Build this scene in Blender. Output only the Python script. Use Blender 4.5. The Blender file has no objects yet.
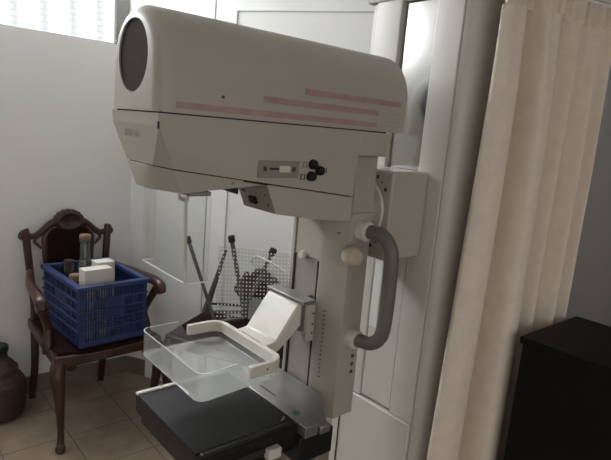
import bpy, bmesh, math, random
from mathutils import Vector, Matrix
random.seed(7)
sc = bpy.context.scene
COL = sc.collection
PI = math.pi

# ------------------------------------------------------------------ materials
MATS = {}
def mat(name, col, rough=.5, metal=0.0, var=0.0, scale=8.0, bump=0.0, bscale=60.0, spec=.5, sheen=0.0, stretch=None):
    if name in MATS: return MATS[name]
    m = bpy.data.materials.new(name); m.use_nodes = True
    nt = m.node_tree; N = nt.nodes; L = nt.links
    b = N['Principled BSDF']
    b.inputs['Base Color'].default_value = (*col, 1)
    b.inputs['Roughness'].default_value = rough
    b.inputs['Metallic'].default_value = metal
    b.inputs['Specular IOR Level'].default_value = spec
    if sheen: b.inputs['Sheen Weight'].default_value = sheen
    tc = N.new('ShaderNodeTexCoord')
    src = tc.outputs['Object']
    if stretch:
        mp = N.new('ShaderNodeMapping'); mp.inputs['Scale'].default_value = stretch
        L.new(src, mp.inputs['Vector']); src = mp.outputs['Vector']
    if var:
        n = N.new('ShaderNodeTexNoise'); n.inputs['Scale'].default_value = scale; n.inputs['Detail'].default_value = 5
        L.new(src, n.inputs['Vector'])
        r = N.new('ShaderNodeValToRGB')
        r.color_ramp.elements[0].position = .3; r.color_ramp.elements[1].position = .7
        r.color_ramp.elements[0].color = (*[c*(1-var) for c in col], 1)
        r.color_ramp.elements[1].color = (*[min(1, c*(1+var)) for c in col], 1)
        L.new(n.outputs['Fac'], r.inputs['Fac']); L.new(r.outputs['Color'], b.inputs['Base Color'])
    if bump:
        n2 = N.new('ShaderNodeTexNoise'); n2.inputs['Scale'].default_value = bscale; n2.inputs['Detail'].default_value = 3
        L.new(src, n2.inputs['Vector'])
        bp = N.new('ShaderNodeBump'); bp.inputs['Strength'].default_value = bump; bp.inputs['Distance'].default_value = .004
        L.new(n2.outputs['Fac'], bp.inputs['Height']); L.new(bp.outputs['Normal'], b.inputs['Normal'])
    MATS[name] = m
    return m

def acrylic(name, tint=(.95,.96,.95), haze=.06, gloss=.10, hazecol=(.85,.86,.85), fres=.6):
    m = bpy.data.materials.new(name); m.use_nodes = True
    nt = m.node_tree; N = nt.nodes; L = nt.links
    N.remove(N['Principled BSDF']); out = N['Material Output']
    tr = N.new('ShaderNodeBsdfTransparent'); tr.inputs['Color'].default_value = (*tint, 1)
    df = N.new('ShaderNodeBsdfDiffuse'); df.inputs['Color'].default_value = (*hazecol, 1)
    gl = N.new('ShaderNodeBsdfGlossy'); gl.inputs['Roughness'].default_value = .08
    m1 = N.new('ShaderNodeMixShader'); m1.inputs['Fac'].default_value = haze
    L.new(tr.outputs[0], m1.inputs[1]); L.new(df.outputs[0], m1.inputs[2])
    lw = N.new('ShaderNodeLayerWeight'); lw.inputs['Blend'].default_value = .25
    mm = N.new('ShaderNodeMath'); mm.operation = 'MULTIPLY_ADD'; mm.inputs[1].default_value = fres; mm.inputs[2].default_value = gloss*.4
    L.new(lw.outputs['Fresnel'], mm.inputs[0])
    m2 = N.new('ShaderNodeMixShader'); L.new(mm.outputs[0], m2.inputs['Fac'])
    L.new(m1.outputs[0], m2.inputs[1]); L.new(gl.outputs[0], m2.inputs[2])
    L.new(m2.outputs[0], out.inputs['Surface'])
    MATS[name] = m
    return m

BEIGE   = mat('beige_enamel', (.44,.418,.36), .46, var=.05, scale=5, bump=.05, bscale=350)
BEIGE2  = mat('beige_enamel_column', (.41,.388,.332), .46, var=.04, scale=6, bump=.05, bscale=350)
STANDW  = mat('stand_paint', (.60,.575,.53), .4, var=.04, scale=4)
CREAM   = mat('cream_plastic', (.66,.63,.565), .4, var=.03, scale=12)
PINK    = mat('faded_pink_print', (.42,.275,.255), .5, var=.12, scale=30)
GRILLE  = mat('brown_mesh', (.045,.031,.029), .8, var=.3, scale=300, bump=.3, bscale=900, spec=.1)
DARK    = mat('dark_gap', (.02,.018,.017), .7)
BLACKP  = mat('black_plastic', (.012,.012,.012), .42, var=.2, scale=25, spec=.3)
BUCKYT  = mat('carbon_tabletop', (.014,.014,.0145), .5, var=.4, scale=9, spec=.2)
STEEL   = mat('brushed_steel', (.34,.335,.325), .42, .85, var=.08, scale=30, stretch=(1,12,1))
ALU     = mat('anodised_aluminium', (.30,.295,.285), .40, .8, var=.06, scale=20)
MIRROR  = mat('polished_steel', (.55,.545,.53), .16, 1.0)
GREYH   = mat('grey_handle_vinyl', (.145,.138,.125), .45, var=.06, scale=10)
GREEN   = mat('green_sticker', (.02,.20,.11), .5)
PRINT   = mat('dark_print', (.06,.055,.05), .6)
PRINTL  = mat('faded_grey_print', (.43,.41,.355), .6)
PANEL   = mat('grey_panel', (.27,.245,.215), .4)
MAHOG   = mat('mahogany', (.045,.017,.010), .34, var=.4, scale=14, stretch=(1,1,.25), bump=.08, bscale=40)
MAHOGD  = mat('worn_dark_wood', (.026,.011,.008), .45, var=.4, scale=12)
REDV    = mat('dark_red_upholstery', (.016,.0045,.004), .85, var=.3, scale=40, spec=.15)
BLUE    = mat('blue_crate_plastic', (.018,.036,.125), .45, var=.12, scale=20)
WICKER  = mat('wicker', (.062,.030,.018), .65, var=.45, scale=60, stretch=(1,1,4), bump=.6, bscale=120)
BOTG    = mat('dark_green_plastic', (.008,.013,.009), .4)
CARTON  = mat('white_carton', (.58,.555,.50), .6, var=.04, scale=15)
CORK    = mat('pinkish_cork', (.20,.115,.08), .7, var=.2, scale=60)
RUBBER  = mat('black_rubber', (.015,.015,.015), .7)
GREYM   = mat('grey_tube_paint', (.13,.125,.12), .4, .3)
WALLM   = mat('white_wall_paint', (.74,.735,.715), .7, var=.02, scale=2, bump=.06, bscale=90)
DOORM   = mat('white_door_paint', (.80,.80,.78), .45, var=.015, scale=3)
CEILM   = mat('ceiling_paint', (.75,.74,.72), .8)
BASEB   = mat('brown_baseboard_tile', (.17,.135,.105), .5, var=.12, scale=10)
CURT    = mat('cream_curtain', (.84,.745,.635), .9, var=.05, scale=30, sheen=.15, bump=.15, bscale=500)
BLACKC  = mat('black_cabinet_laminate', (.002,.002,.002), .6, var=.2, scale=10, spec=.25)
RAILM   = mat('white_rail', (.8,.8,.78), .4)
CLEAR   = acrylic('clear_acrylic', haze=.015, gloss=.05, fres=.22)
CLEARB  = acrylic('scuffed_acrylic', haze=.24, gloss=.12, fres=.4)
SHEET   = acrylic('thin_acrylic_sheet', haze=.03, gloss=.02, fres=.1)
EDGE    = acrylic('acrylic_edge', haze=.75, gloss=.2, hazecol=(.95,.95,.93))
DOTW    = mat('white_dots', (.88,.86,.82), .6)
BGLASS  = acrylic('bottle_glass', tint=(.62,.72,.70), haze=.10, gloss=.3, hazecol=(.25,.32,.30))
JARG    = acrylic('green_jar_glass', tint=(.35,.45,.38), haze=.25, gloss=.3, hazecol=(.16,.22,.18))

def floor_mat():
    m = bpy.data.materials.new('beige_floor_tiles'); m.use_nodes = True
    N = m.node_tree.nodes; L = m.node_tree.links; b = N['Principled BSDF']
    tc = N.new('ShaderNodeTexCoord'); mp = N.new('ShaderNodeMapping')
    s = .285
    mp.inputs['Location'].default_value = (-1.01+s*20, -2.39+s*20, 0)
    L.new(tc.outputs['Object'], mp.inputs['Vector'])
    br = N.new('ShaderNodeTexBrick'); br.offset = 0; br.squash = 1
    br.inputs['Scale'].default_value = 1; br.inputs['Brick Width'].default_value = s; br.inputs['Row Height'].default_value = s
    br.inputs['Mortar Size'].default_value = .003; br.inputs['Mortar Smooth'].default_value = .2
    br.inputs['Color1'].default_value = (.32,.25,.185,1); br.inputs['Color2'].default_value = (.345,.272,.203,1)
    br.inputs['Mortar'].default_value = (.14,.11,.085,1)
    L.new(mp.outputs[0], br.inputs['Vector'])
    n = N.new('ShaderNodeTexNoise'); n.inputs['Scale'].default_value = 7; n.inputs['Detail'].default_value = 8; n.inputs['Roughness'].default_value = .65
    L.new(tc.outputs['Object'], n.inputs['Vector'])
    r = N.new('ShaderNodeValToRGB'); r.color_ramp.elements[0].position = .35; r.color_ramp.elements[1].position = .65
    r.color_ramp.elements[0].color = (.70,.66,.62,1); r.color_ramp.elements[1].color = (1,1,1,1)
    L.new(n.outputs['Fac'], r.inputs['Fac'])
    mx = N.new('ShaderNodeMix'); mx.data_type = 'RGBA'; mx.blend_type = 'MULTIPLY'; mx.inputs[0].default_value = 1
    L.new(br.outputs['Color'], mx.inputs[6]); L.new(r.outputs['Color'], mx.inputs[7])
    L.new(mx.outputs[2], b.inputs['Base Color']); b.inputs['Roughness'].default_value = .38
    return m

def pane_mat(name, strength, pattern):
    m = bpy.data.materials.new(name); m.use_nodes = True
    N = m.node_tree.nodes; L = m.node_tree.links; N.remove(N['Principled BSDF'])
    e = N.new('ShaderNodeEmission'); e.inputs['Strength'].default_value = strength
    e.inputs['Color'].default_value = (.95,.98,1,1)
    if pattern:      # obscured glass with a woven relief
        tc = N.new('ShaderNodeTexCoord')
        mp = N.new('ShaderNodeMapping'); mp.inputs['Rotation'].default_value = (PI/2, 0, 0)
        L.new(tc.outputs['Object'], mp.inputs['Vector'])
        br = N.new('ShaderNodeTexBrick'); br.offset = .5
        br.inputs['Scale'].default_value = 1; br.inputs['Brick Width'].default_value = .052; br.inputs['Row Height'].default_value = .03
        br.inputs['Mortar Size'].default_value = .006; br.inputs['Mortar Smooth'].default_value = .8
        br.inputs['Color1'].default_value = (1,1,1,1); br.inputs['Color2'].default_value = (.94,.95,.95,1); br.inputs['Mortar'].default_value = (.86,.87,.88,1)
        L.new(mp.outputs[0], br.inputs['Vector'])
        w = N.new('ShaderNodeTexWave'); w.wave_type = 'BANDS'; w.bands_direction = 'X'; w.inputs['Scale'].default_value = 2.35
        w.inputs['Distortion'].default_value = .6; w.inputs['Phase Offset'].default_value = 1.0
        L.new(tc.outputs['Object'], w.inputs['Vector'])
        r = N.new('ShaderNodeValToRGB'); r.color_ramp.elements[0].position = .0; r.color_ramp.elements[1].position = .22
        r.color_ramp.elements[0].color = (.82,.85,.85,1); r.color_ramp.elements[1].color = (1,1,1,1)
        L.new(w.outputs['Fac'], r.inputs['Fac'])
        mx = N.new('ShaderNodeMix'); mx.data_type = 'RGBA'; mx.blend_type = 'MULTIPLY'; mx.inputs[0].default_value = 1
        L.new(br.outputs['Color'], mx.inputs[6]); L.new(r.outputs['Color'], mx.inputs[7])
        L.new(mx.outputs[2], e.inputs['Color'])
    L.new(e.outputs[0], N['Material Output'].inputs['Surface'])
    return m

# ------------------------------------------------------------------ mesh helpers
def V(*a): return Vector(a)
def fin(bm, name, m, parent=None, off=(0,0,0), smooth=35, bevel=0, seg=2, mats=None):
    off = Vector(off)
    if off.length: bmesh.ops.translate(bm, verts=bm.verts, vec=-off)
    bmesh.ops.recalc_face_normals(bm, faces=bm.faces)
    me = bpy.data.meshes.new(name); bm.to_mesh(me); bm.free()
    if mats:
        for x in mats: me.materials.append(x)
    else: me.materials.append(m)
    for p in me.polygons: p.use_smooth = True
    me.set_sharp_from_angle(angle=math.radians(smooth))
    o = bpy.data.objects.new(name, me); COL.objects.link(o)
    if parent: o.parent = parent
    if bevel:
        md = o.modifiers.new('bevel', 'BEVEL'); md.width = bevel; md.segments = seg; md.limit_method = 'ANGLE'; md.angle_limit = math.radians(30)
        md.harden_normals = False
    return o
def box(bm, x0,x1,y0,y1,z0,z1):
    vs = [bm.verts.new(p) for p in ((x0,y0,z0),(x1,y0,z0),(x1,y1,z0),(x0,y1,z0),(x0,y0,z1),(x1,y0,z1),(x1,y1,z1),(x0,y1,z1))]
    for f in ((0,3,2,1),(4,5,6,7),(0,1,5,4),(1,2,6,5),(2,3,7,6),(3,0,4,7)): bm.faces.new([vs[i] for i in f])
def loft(bm, rings, closed=True, caps=True):
    R = [[bm.verts.new(p) for p in r] for r in rings]
    n = len(R[0])
    for a, b in zip(R, R[1:]):
        for i in range(n if closed else n-1):
            j = (i+1) % n
            bm.faces.new((a[i], a[j], b[j], b[i]))
    if caps and closed:
        bm.faces.new(R[0][::-1]); bm.faces.new(R[-1])
    return R
def prism(bm, pts, axis, a, b):
    """extrude a 2-D outline along an axis; outline order: X->(y,z), Y->(x,z), Z->(x,y)"""
    def p3(p, t):
        return {'X': (t,p[0],p[1]), 'Y': (p[0],t,p[1]), 'Z': (p[0],p[1],t)}[axis]
    loft(bm, [[p3(p, a) for p in pts], [p3(p, b) for p in pts]])
def hull(bm, pts):
    vs = [bm.verts.new(p) for p in pts]
    r = bmesh.ops.convex_hull(bm, input=vs)
    bmesh.ops.delete(bm, geom=[v for v in bm.verts if not v.link_faces], context='VERTS')
def catmull(pts, n=6):
    P = [Vector(p) for p in pts]; out = []
    for i in range(len(P)-1):
        p0 = P[max(i-1,0)]; p1 = P[i]; p2 = P[i+1]; p3 = P[min(i+2,len(P)-1)]
        for k in range(n):
            t = k/n
            out.append(.5*((2*p1)+(p2-p0)*t+(2*p0-5*p1+4*p2-p3)*t*t+(3*p1-p0-3*p2+p3)*t**3))
    out.append(P[-1]); return out
def tube(bm, pts, r, n=12, smooth=0, sx=1, up=None):
    """swept tube; r number or list (one per control point); sx flattens across 'up'"""
    rr = r if isinstance(r, (list, tuple)) else [r]*len(pts)
    if smooth:
        R3 = catmull([(q,0,0) for q in rr], smooth); rr = [q.x for q in R3]; pts = catmull(pts, smooth)
    P = [Vector(p) for p in pts]; rings = []
    ref = Vector(up) if up else None; prev = None
    for i, p in enumerate(P):
        d = (P[min(i+1,len(P)-1)] - P[max(i-1,0)]).normalized()
        if prev is None:
            a = ref if ref else (Vector((0,0,1)) if abs(d.z) < .9 else Vector((1,0,0)))
            u = (a - d*a.dot(d)).normalized()
        else:
            u = (prev - d*prev.dot(d)).normalized()
        prev = u; v = d.cross(u)
        rings.append([p + (u*math.cos(t)*rr[i] + v*math.sin(t)*rr[i]*sx) for t in [2*PI*k/n for k in range(n)]])
    loft(bm, rings)
def lathe(bm, prof, c=(0,0,0), axis='Z', n=24):
    """prof: list of (radius, height)"""
    c = Vector(c); rings = []
    for r, h in prof:
        ring = []
        for k in range(n):
            a = 2*PI*k/n; x, y = max(r,1e-4)*math.cos(a), max(r,1e-4)*math.sin(a)
            ring.append(c + {'Z': V(x,y,h), 'X': V(h,x,y), 'Y': V(x,h,y)}[axis])
        rings.append(ring)
    loft(bm, rings)
def rrect(x0,x1,y0,y1,r,n=6):
    """rounded rectangle outline"""
    pts = []
    for cx, cy, a0 in ((x1-r,y1-r,0),(x0+r,y1-r,PI/2),(x0+r,y0+r,PI),(x1-r,y0+r,3*PI/2)):
        for k in range(n+1):
            a = a0 + PI/2*k/n; pts.append((cx+r*math.cos(a), cy+r*math.sin(a)))
    return pts
B = bmesh.new
def thing(name, label, cat, loc=(0,0,0), rz=0, group=None):
    o = bpy.data.objects.new(name, None); COL.objects.link(o)
    o.location = loc; o.rotation_euler = (0,0,rz); o.empty_display_size = .05
    return tag(o, label, cat, group)
def tag(o, label, cat, group=None):
    o['label'] = label; o['category'] = cat
    if group: o['group'] = group
    return o
def struct(name, bm, m, **k):
    o = fin(bm, name, m, **k); o['kind'] = 'structure'; return o

# ------------------------------------------------------------------ camera
f, W, H = 536.74, 611, 460
pit, rol, yaw = .185063, -.0846408, .856718
fw = V(math.cos(pit)*math.cos(yaw), math.cos(pit)*math.sin(yaw), -math.sin(pit))
rt = V(math.sin(yaw), -math.cos(yaw), 0); up = rt.cross(fw)
r2 = rt*math.cos(rol) - up*math.sin(rol); u2 = rt*math.sin(rol) + up*math.cos(rol)
cam = bpy.data.cameras.new('camera'); co = bpy.data.objects.new('camera', cam); COL.objects.link(co)
M3 = Matrix((r2, u2, -fw)).transposed()
co.matrix_world = Matrix.Translation((0,0,1.5)) @ M3.to_4x4()
cam.sensor_width = 36; cam.lens = f/W*36; cam.clip_start = .02
sc.camera = co

# ------------------------------------------------------------------ setting
WY = 2.9; CX = 1.2                       # left wall plane, corner with the skewed back wall
U = V(.489,-.872,0).normalized(); NN = V(-.872,-.489,0).normalized()
bm = B(); box(bm, -2.2,3.6,-1.6,3.2,-.05,0); struct('floor', bm, floor_mat())
bm = B(); box(bm, -2.2,3.6,-1.6,3.2,2.6,2.65); struct('ceiling', bm, CEILM)
wx0, wx1, wz0, wz1 = -.88, 1.20, 1.852, 2.50
bm = B()
box(bm, -2.2,CX+.25,WY,WY+.18,0,wz0); box(bm, -2.2,wx0,WY,WY+.18,wz0,2.6); box(bm, wx1,CX+.25,WY,WY+.18,wz0,2.6); box(bm, wx0,wx1,WY,WY+.18,wz1,2.6)
struct('wall_left', bm, WALLM)
def onleaf(s, d, z): return V(CX,WY,0) + U*s + NN*d + V(0,0,z)
def leafbox(bm, s0,s1,d0,d1,z0,z1):
    vs = [bm.verts.new(onleaf(s,d,z)) for z in (z0,z1) for s,d in ((s0,d0),(s1,d0),(s1,d1),(s0,d1))]
    for q in ((0,3,2,1),(4,5,6,7),(0,1,5,4),(1,2,6,5),(2,3,7,6),(3,0,4,7)): bm.faces.new([vs[i] for i in q])
bm = B(); leafbox(bm, 0,2.24,-.14,0,0,2.6); struct('wall_back', bm, WALLM)
GWALL = mat('shaded_wall_tone', (.15,.135,.12), .7, var=.03, scale=3)  # wall colour darkened to carry the shade behind the curtain
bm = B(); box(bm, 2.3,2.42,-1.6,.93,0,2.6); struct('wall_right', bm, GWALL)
bm = B(); box(bm, -2.32,-2.2,-1.6,WY,0,2.6); struct('fill_block_wall', bm, WALLM)  # unseen wall added to block world fill coming from this side
bm = B(); box(bm, -2.2,CX,WY-.012,WY,0,.10); struct('baseboard_left', bm, BASEB, bevel=.003)
bm = B(); leafbox(bm, .012,.135,0,.012,0,.10); struct('baseboard_back', bm, BASEB, bevel=.003)
# white door in the back wall: casing, leaf and one raised panel moulding
bm = B(); leafbox(bm, .137,.49,0,.012,0,2.45); struct('trim_1', bm, DOORM, bevel=.002)
bm = B(); leafbox(bm, .494,1.75,0,.010,.006,2.45); dr = struct('door_1', bm, DOORM, bevel=.002)
bm = B()
for a in ((.600,1.60,2.035,2.050),(.600,1.60,.15,.165)): leafbox(bm, a[0],a[1],.010,.017,a[2],a[3])
for a in ((.600,.615),(1.585,1.60)): leafbox(bm, a[0],a[1],.010,.017,.165,2.035)
fin(bm, 'panel_moulding', DOORM, dr, bevel=.002)
# window
wn = bpy.data.objects.new('window_1', None); COL.objects.link(wn); wn.location = (0,WY,wz0); wn['kind'] = 'structure'
bm = B(); fy0, fy1 = WY+.075, WY+.115
box(bm, wx0,wx1,fy0,fy1,wz0,wz0+.012); box(bm, wx0,wx1,fy0,fy1,wz1-.03,wz1)
box(bm, wx1-.062,wx1,fy0,fy1,wz0+.012,wz1-.03); box(bm, wx0,wx0+.04,fy0,fy1,wz0+.012,wz1-.03)
box(bm, wx1-.075,wx1-.064,fy0-.012,fy1,wz0+.012,wz1-.03); box(bm, .06,.10,fy0,fy1,wz0+.012,wz1-.03)
fin(bm, 'window_frame', ALU, wn, off=wn.location, bevel=.002)
bm = B(); box(bm, wx0+.04,wx1-.075,fy0+.012,fy0+.02,wz0+.012,2.14)
fin(bm, 'window_pane', pane_mat('obscured_glass_daylight', 1.12, True), wn, off=wn.location)
bm = B(); box(bm, wx0+.04,wx1-.075,fy0+.012,fy0+.02,2.14,wz1-.03)
fin(bm, 'upper_pane', pane_mat('clear_glass_sky', 27, False), wn, off=wn.location)

# ------------------------------------------------------------------ mammography machine
MO = V(1.25,1.045,0)
mm = thing('mammography_machine', 'beige mammography machine with pink striped tube head, clear compression paddle and tall stand', 'medical machine', MO)
def mp(bm, name, m, parent=mm, **k): return fin(bm, name, m, parent, off=MO, **k)

# --- stand
SX = 1.25
def flange(y0, y1, r0, r1):
    bm = B()
    o = [(SX+.24,y0)]
    n = 5
    for k in range(n+1):
        a = PI/2*k/n; o.append((SX+r0-r0*math.sin(a), y0+r0-r0*math.cos(a)))
    for k in range(n+1):
        a = PI/2*k/n; o.append((SX+r1-r1*math.cos(a), y1-r1+r1*math.sin(a)))
    o.append((SX+.24,y1))
    prism(bm, o, 'Z', .655, 2.3)
    return bm
st = mp(flange(.885,.973,.004,.004), 'stand_post', STANDW)
st2 = mp(flange(1.100,1.197,.004,.004), 'stand_post', STANDW)
bm = B(); prism(bm, [(1.253,.8825),(1.256,.873),(1.264,.863),(1.278,.856),(1.30,.852),(1.34,.850),(1.49,.850),(1.49,.8825)], 'Z', .001, 2.3); mp(bm, 'side_cover_panel', STANDW, smooth=60)
bm = B(); box(bm, SX+.012,SX+.2,1.1985,1.222,.655,2.3); mp(bm, 'side_trim', STANDW, bevel=.003)
bm = B(); box(bm, SX-.004,SX+.15,1.102,1.235,1.892,1.93); mp(bm, 'stand_cap', PANEL, bevel=.002)
bm = B(); box(bm, SX+.03,SX+.24,.973,1.100,.655,1.888); mp(bm, 'recess_backing', DARK)
bm = B(); box(bm, SX+.016,SX+.024,.976,1.094,1.2,1.883); mp(bm, 'polished_panel', MIRROR, bevel=.002)
bm = B(); box(bm, SX+.01,SX+.24,.973,1.100,1.888,2.3); mp(bm, 'upper_cover', STANDW)
bm = B(); box(bm, SX+.004,SX+.028,.976,1.098,.66,1.195); cv = mp(bm, 'recess_cover', STANDW, bevel=.002)
for y_ in (1.062,1.020):
    bm = B(); box(bm, SX-.001,SX+.004,y_,y_+.032,.90,1.16); mp(bm, 'guide_strip', RAILM, cv, bevel=.001)
bm = B(); prism(bm, [(SX-.006,.885),(SX-.006,1.208),(SX+.26,1.208),(SX+.26,.885)], 'Z', 0, .652); pd = mp(bm, 'pedestal', STANDW, bevel=.004)
bm = B(); box(bm, SX-.009,SX-.006,1.172,1.176,.02,.645); mp(bm, 'joint_line', DARK, pd)
bm = B(); prism(bm, [(SX+.242,.890),(SX+.242,1.2),(SX+.50,1.2),(SX+.50,.890)], 'Z', .655, 2.3); mp(bm, 'stand_rear_cabinet', STANDW, bevel=.003)

# --- carriage with the angle scale
bm = B(); box(bm, 1.096,1.2495,.9295,1.150,1.165,1.409); cr = mp(bm, 'carriage', BEIGE, bevel=.007, seg=3)
bm = B(); lathe(bm, [(.098,1.085),(.098,1.0955)], (0,1.045,1.295), 'X', 48); mp(bm, 'scale_disc', CREAM, cr, bevel=.003)
bm = B()
for k in range(-4, 13):
    a = PI + k*PI/14*.9 - .6
    rr = .113; long = k % 2 == 0
    y, z = 1.045+rr*math.cos(a), 1.295+rr*math.sin(a)
    if y < .945 or z > 1.402 or z < 1.176: continue
    s = .0045 if long else .0025
    box(bm, 1.0945,1.0962,y-s,y+s,z-s,z+s)
mp(bm, 'angle_marks', PRINT, cr)
bm = B(); lathe(bm, [(.075,1.003),(.075,1.086)], (0,1.045,1.295), 'X', 40); mp(bm, 'pivot_shaft', BEIGE2)

# --- tube head, upper cover (arched)
Y0, Y1 = .93, 1.152; YC = 1.045; HR = .115
def arch(x, ins, dz=0):
    r = HR-ins; zc = 1.595; pts = [(x, YC-r, 1.5095), ]
    for k in range(0, 33):
        a = PI - PI*k/32
        pts.append((x, YC+r*math.cos(a), zc+r*.985*math.sin(a)))
    pts.append((x, YC+r, 1.5095))
    return pts
bm = B()
rings = []
xf, xb, fr = .430, 1.124, .028
for k in range(7):
    a = PI/2*k/6; rings.append(arch(xf+fr-fr*math.sin(a), fr-fr*math.cos(a)))
rings = rings[::-1]
# front rim: rings start at the face
rings = []
for k in range(7):
    a = PI/2*k/6; rings.append(arch(xf+fr-fr*math.cos(a), fr-fr*math.sin(a)))
for k in range(6, -1, -1):
    a = PI/2*k/6; rings.append(arch(xb-.012+.012*math.cos(a), .012-.012*math.sin(a)))
hd = None
R = loft(bm, rings, True, False)
# front face: ring between arch and the round opening, opening tunnel
def circ(x, r, n, yc=1.043, zc=1.613):
    return [(x, yc+r*math.cos(2*PI*k/n), zc+r*math.sin(2*PI*k/n)) for k in range(n)]
bm.faces.new(R[-1])
cy, cz, CRD = 1.046, 1.613, .0695
loop = [bm.verts.new((xf, cy+CRD*math.cos(2*PI*k/56), cz+CRD*math.sin(2*PI*k/56))) for k in range(56)]
inn = [bm.verts.new((xf+.006, v.co.y, v.co.z)) for v in loop]
ce = []
for i in range(56):
    j = (i+1) % 56; bm.faces.new((loop[i], loop[j], inn[j], inn[i])); ce.append(bm.edges.get((loop[i], loop[j])))
oe = [bm.edges.get((R[0][i], R[0][(i+1) % len(R[0])])) for i in range(len(R[0]))]
bmesh.ops.triangle_fill(bm, edges=ce+oe, use_beauty=True)
hd = mp(bm, 'tube_housing', BEIGE, smooth=40)
bm = B(); lathe(bm, [(.0685,1.1235),(.0685,1.1275)], (0,cy,cz), 'X', 48); mp(bm, 'rear_grille', GRILLE, hd)
bm = B(); lathe(bm, [(.069,.4335),(.069,.440)], (0,cy,cz), 'X', 48); mp(bm, 'round_grille', GRILLE, hd)
for z0, z1, xa, xe in ((1.5185,1.5305,.466,1.012),(1.547,1.560,.662,1.013),(1.574,1.587,.771,1.093)):
    bm = B(); box(bm, xa,xe,Y0-.0009,Y0+.001,z0,z1); mp(bm, 'pink_stripe', PINK, hd)
bm = B()
for i in range(4):
    for x in (1.035,1.05,1.064,1.079,1.093): box(bm, x-.005+(i%2)*.003,x+.004,Y0-.0006,Y0+.001,1.556-i*.010-.003,1.556-i*.010+.002)
mp(bm, 'faded_print', PRINTL, hd)
bm = B(); lathe(bm, [(.003,-.002),(.003,.002)], (.565,Y0,1.548), 'Y', 10); mp(bm, 'chip_mark', PRINT, hd)

# --- arm body (lower housing) split along the slanted seam
def seamz(x): return 1.4065 - .122*(x-.45)
full = [(.432,Y0,1.5035),(.432,Y1,1.5035),(1.062,Y0,1.5035),(1.062,Y1,1.5035),
        (.434,Y0,1.487),(.434,Y1,1.487),(1.062,Y0,1.447),(1.062,Y1,1.447)]
band = list(full) + [(.436,.938,1.447),(.4363,1.142,1.447)]
low  = [(.434,Y0,1.485),(.434,Y1,1.485),(.446,1.012,1.404),(.446,1.108,1.404),(.46,1.022,1.357),(.46,1.072,1.357),
        (.492,.944,1.358),(.492,1.136,1.358),(.70,.944,1.375),(.70,1.136,1.375),
        (.47,.932,1.445),(.47,1.148,1.445),(.957,.934,1.445),(.957,1.146,1.445),(.957,.938,1.33),(.957,1.142,1.33)]
bm = B(); box(bm, .9572,1.062,Y0,Y1,1.447,1.5068); ab = mp(bm, 'arm_housing', BEIGE, bevel=.003)
bm = B(); box(bm, .440,1.055,Y0+.006,Y1-.006,1.503,1.513); mp(bm, 'seam_gasket', DARK, ab)
def cut(bm, keep_above, gap):
    n = V(.122,0,1).normalized()
    p = V(.45,0,1.4065 + gap)
    g = bmesh.ops.bisect_plane(bm, geom=bm.verts[:]+bm.edges[:]+bm.faces[:], plane_co=p, plane_no=n, clear_inner=keep_above, clear_outer=not keep_above)
    bmesh.ops.holes_fill(bm, edges=[e for e in bm.edges if e.is_boundary])
NF = [(.434,.9305,1.4835),(.434,1.1515,1.4835),(.46,1.020,1.357),(.46,1.084,1.357),(.492,.943,1.357),(.492,1.142,1.357)]
PL = NF + [(.957,.9385,1.30),(.957,1.142,1.30),(.47,.9315,1.4465),(.47,1.1505,1.4465),(.957,.9315,1.4465),(.957,1.1505,1.4465)]
bm = B(); hull(bm, PL + [(.432,Y0,1.5068),(.432,Y1,1.5068),(.957,Y0,1.5068),(.957,Y1,1.5068),(.4505,Y0,1.447),(.4505,Y1,1.447),(.957,Y0,1.447),(.957,Y1,1.447)])
cut(bm, True, .0011); sidep = mp(bm, 'side_cover', BEIGE, smooth=4)
bm = B(); hull(bm, [(p[0]+.004 if p[0]<.9 else p[0]-.004, YC+(p[1]-YC)*.95, p[2]) for p in PL]); cut(bm, True, -.004)
bmesh.ops.bisect_plane(bm, geom=bm.verts[:]+bm.edges[:]+bm.faces[:], plane_co=(0,0,1.5), plane_no=(0,0,1), clear_outer=True)
bmesh.ops.holes_fill(bm, edges=[e for e in bm.edges if e.is_boundary])
mp(bm, 'inner_core', DARK, sidep)
NC = NF + [(.696,.944,1.374),(.696,1.142,1.374),(.47,.9315,1.4465),(.47,1.1505,1.4465),(.70,.9315,1.4465),(.70,1.1505,1.4465)]
bm = B(); hull(bm, NC); cut(bm, False, -.0011); nc = mp(bm, 'nose_cover', BEIGE, bevel=.002)
bm = B(); box(bm, .4322,.4350,.9290,.9325,1.4785,1.4915); mp(bm, 'corner_slot', DARK, sidep)
bm = B(); box(bm, .603,.609,.939,.946,1.3745,1.3805); mp(bm, 'small_square_cap', PANEL, nc)
# brand lettering on the nose front
def lettering(text, size, origin, xdir, ydir, m, name, parent, ext=.0004):
    cu = bpy.data.curves.new('t', 'FONT'); cu.body = text; cu.size = size; cu.extrude = ext; cu.align_x = 'CENTER'; cu.align_y = 'CENTER'
    t = bpy.data.objects.new('t', cu); COL.objects.link(t)
    bpy.context.view_layer.update()
    me = bpy.data.meshes.new_from_object(t.evaluated_get(bpy.context.evaluated_depsgraph_get()))
    bpy.data.objects.remove(t); bpy.data.curves.remove(cu)
    x = Vector(xdir).normalized(); y = Vector(ydir).normalized(); z = x.cross(y)
    Mx = Matrix((x,y,z)).transposed().to_4x4(); Mx.translation = Vector(origin)-MO
    me.transform(Mx); me.materials.clear(); me.materials.append(m); me.name = name
    o = bpy.data.objects.new(name, me); COL.objects.link(o); o.parent = parent
    return o
lettering('PHILIPS', .0235, (.4377,1.058,1.4640), (0,-1,0), (-.2055,0,1), PRINTL, 'brand_lettering', sidep, .0008)
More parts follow.
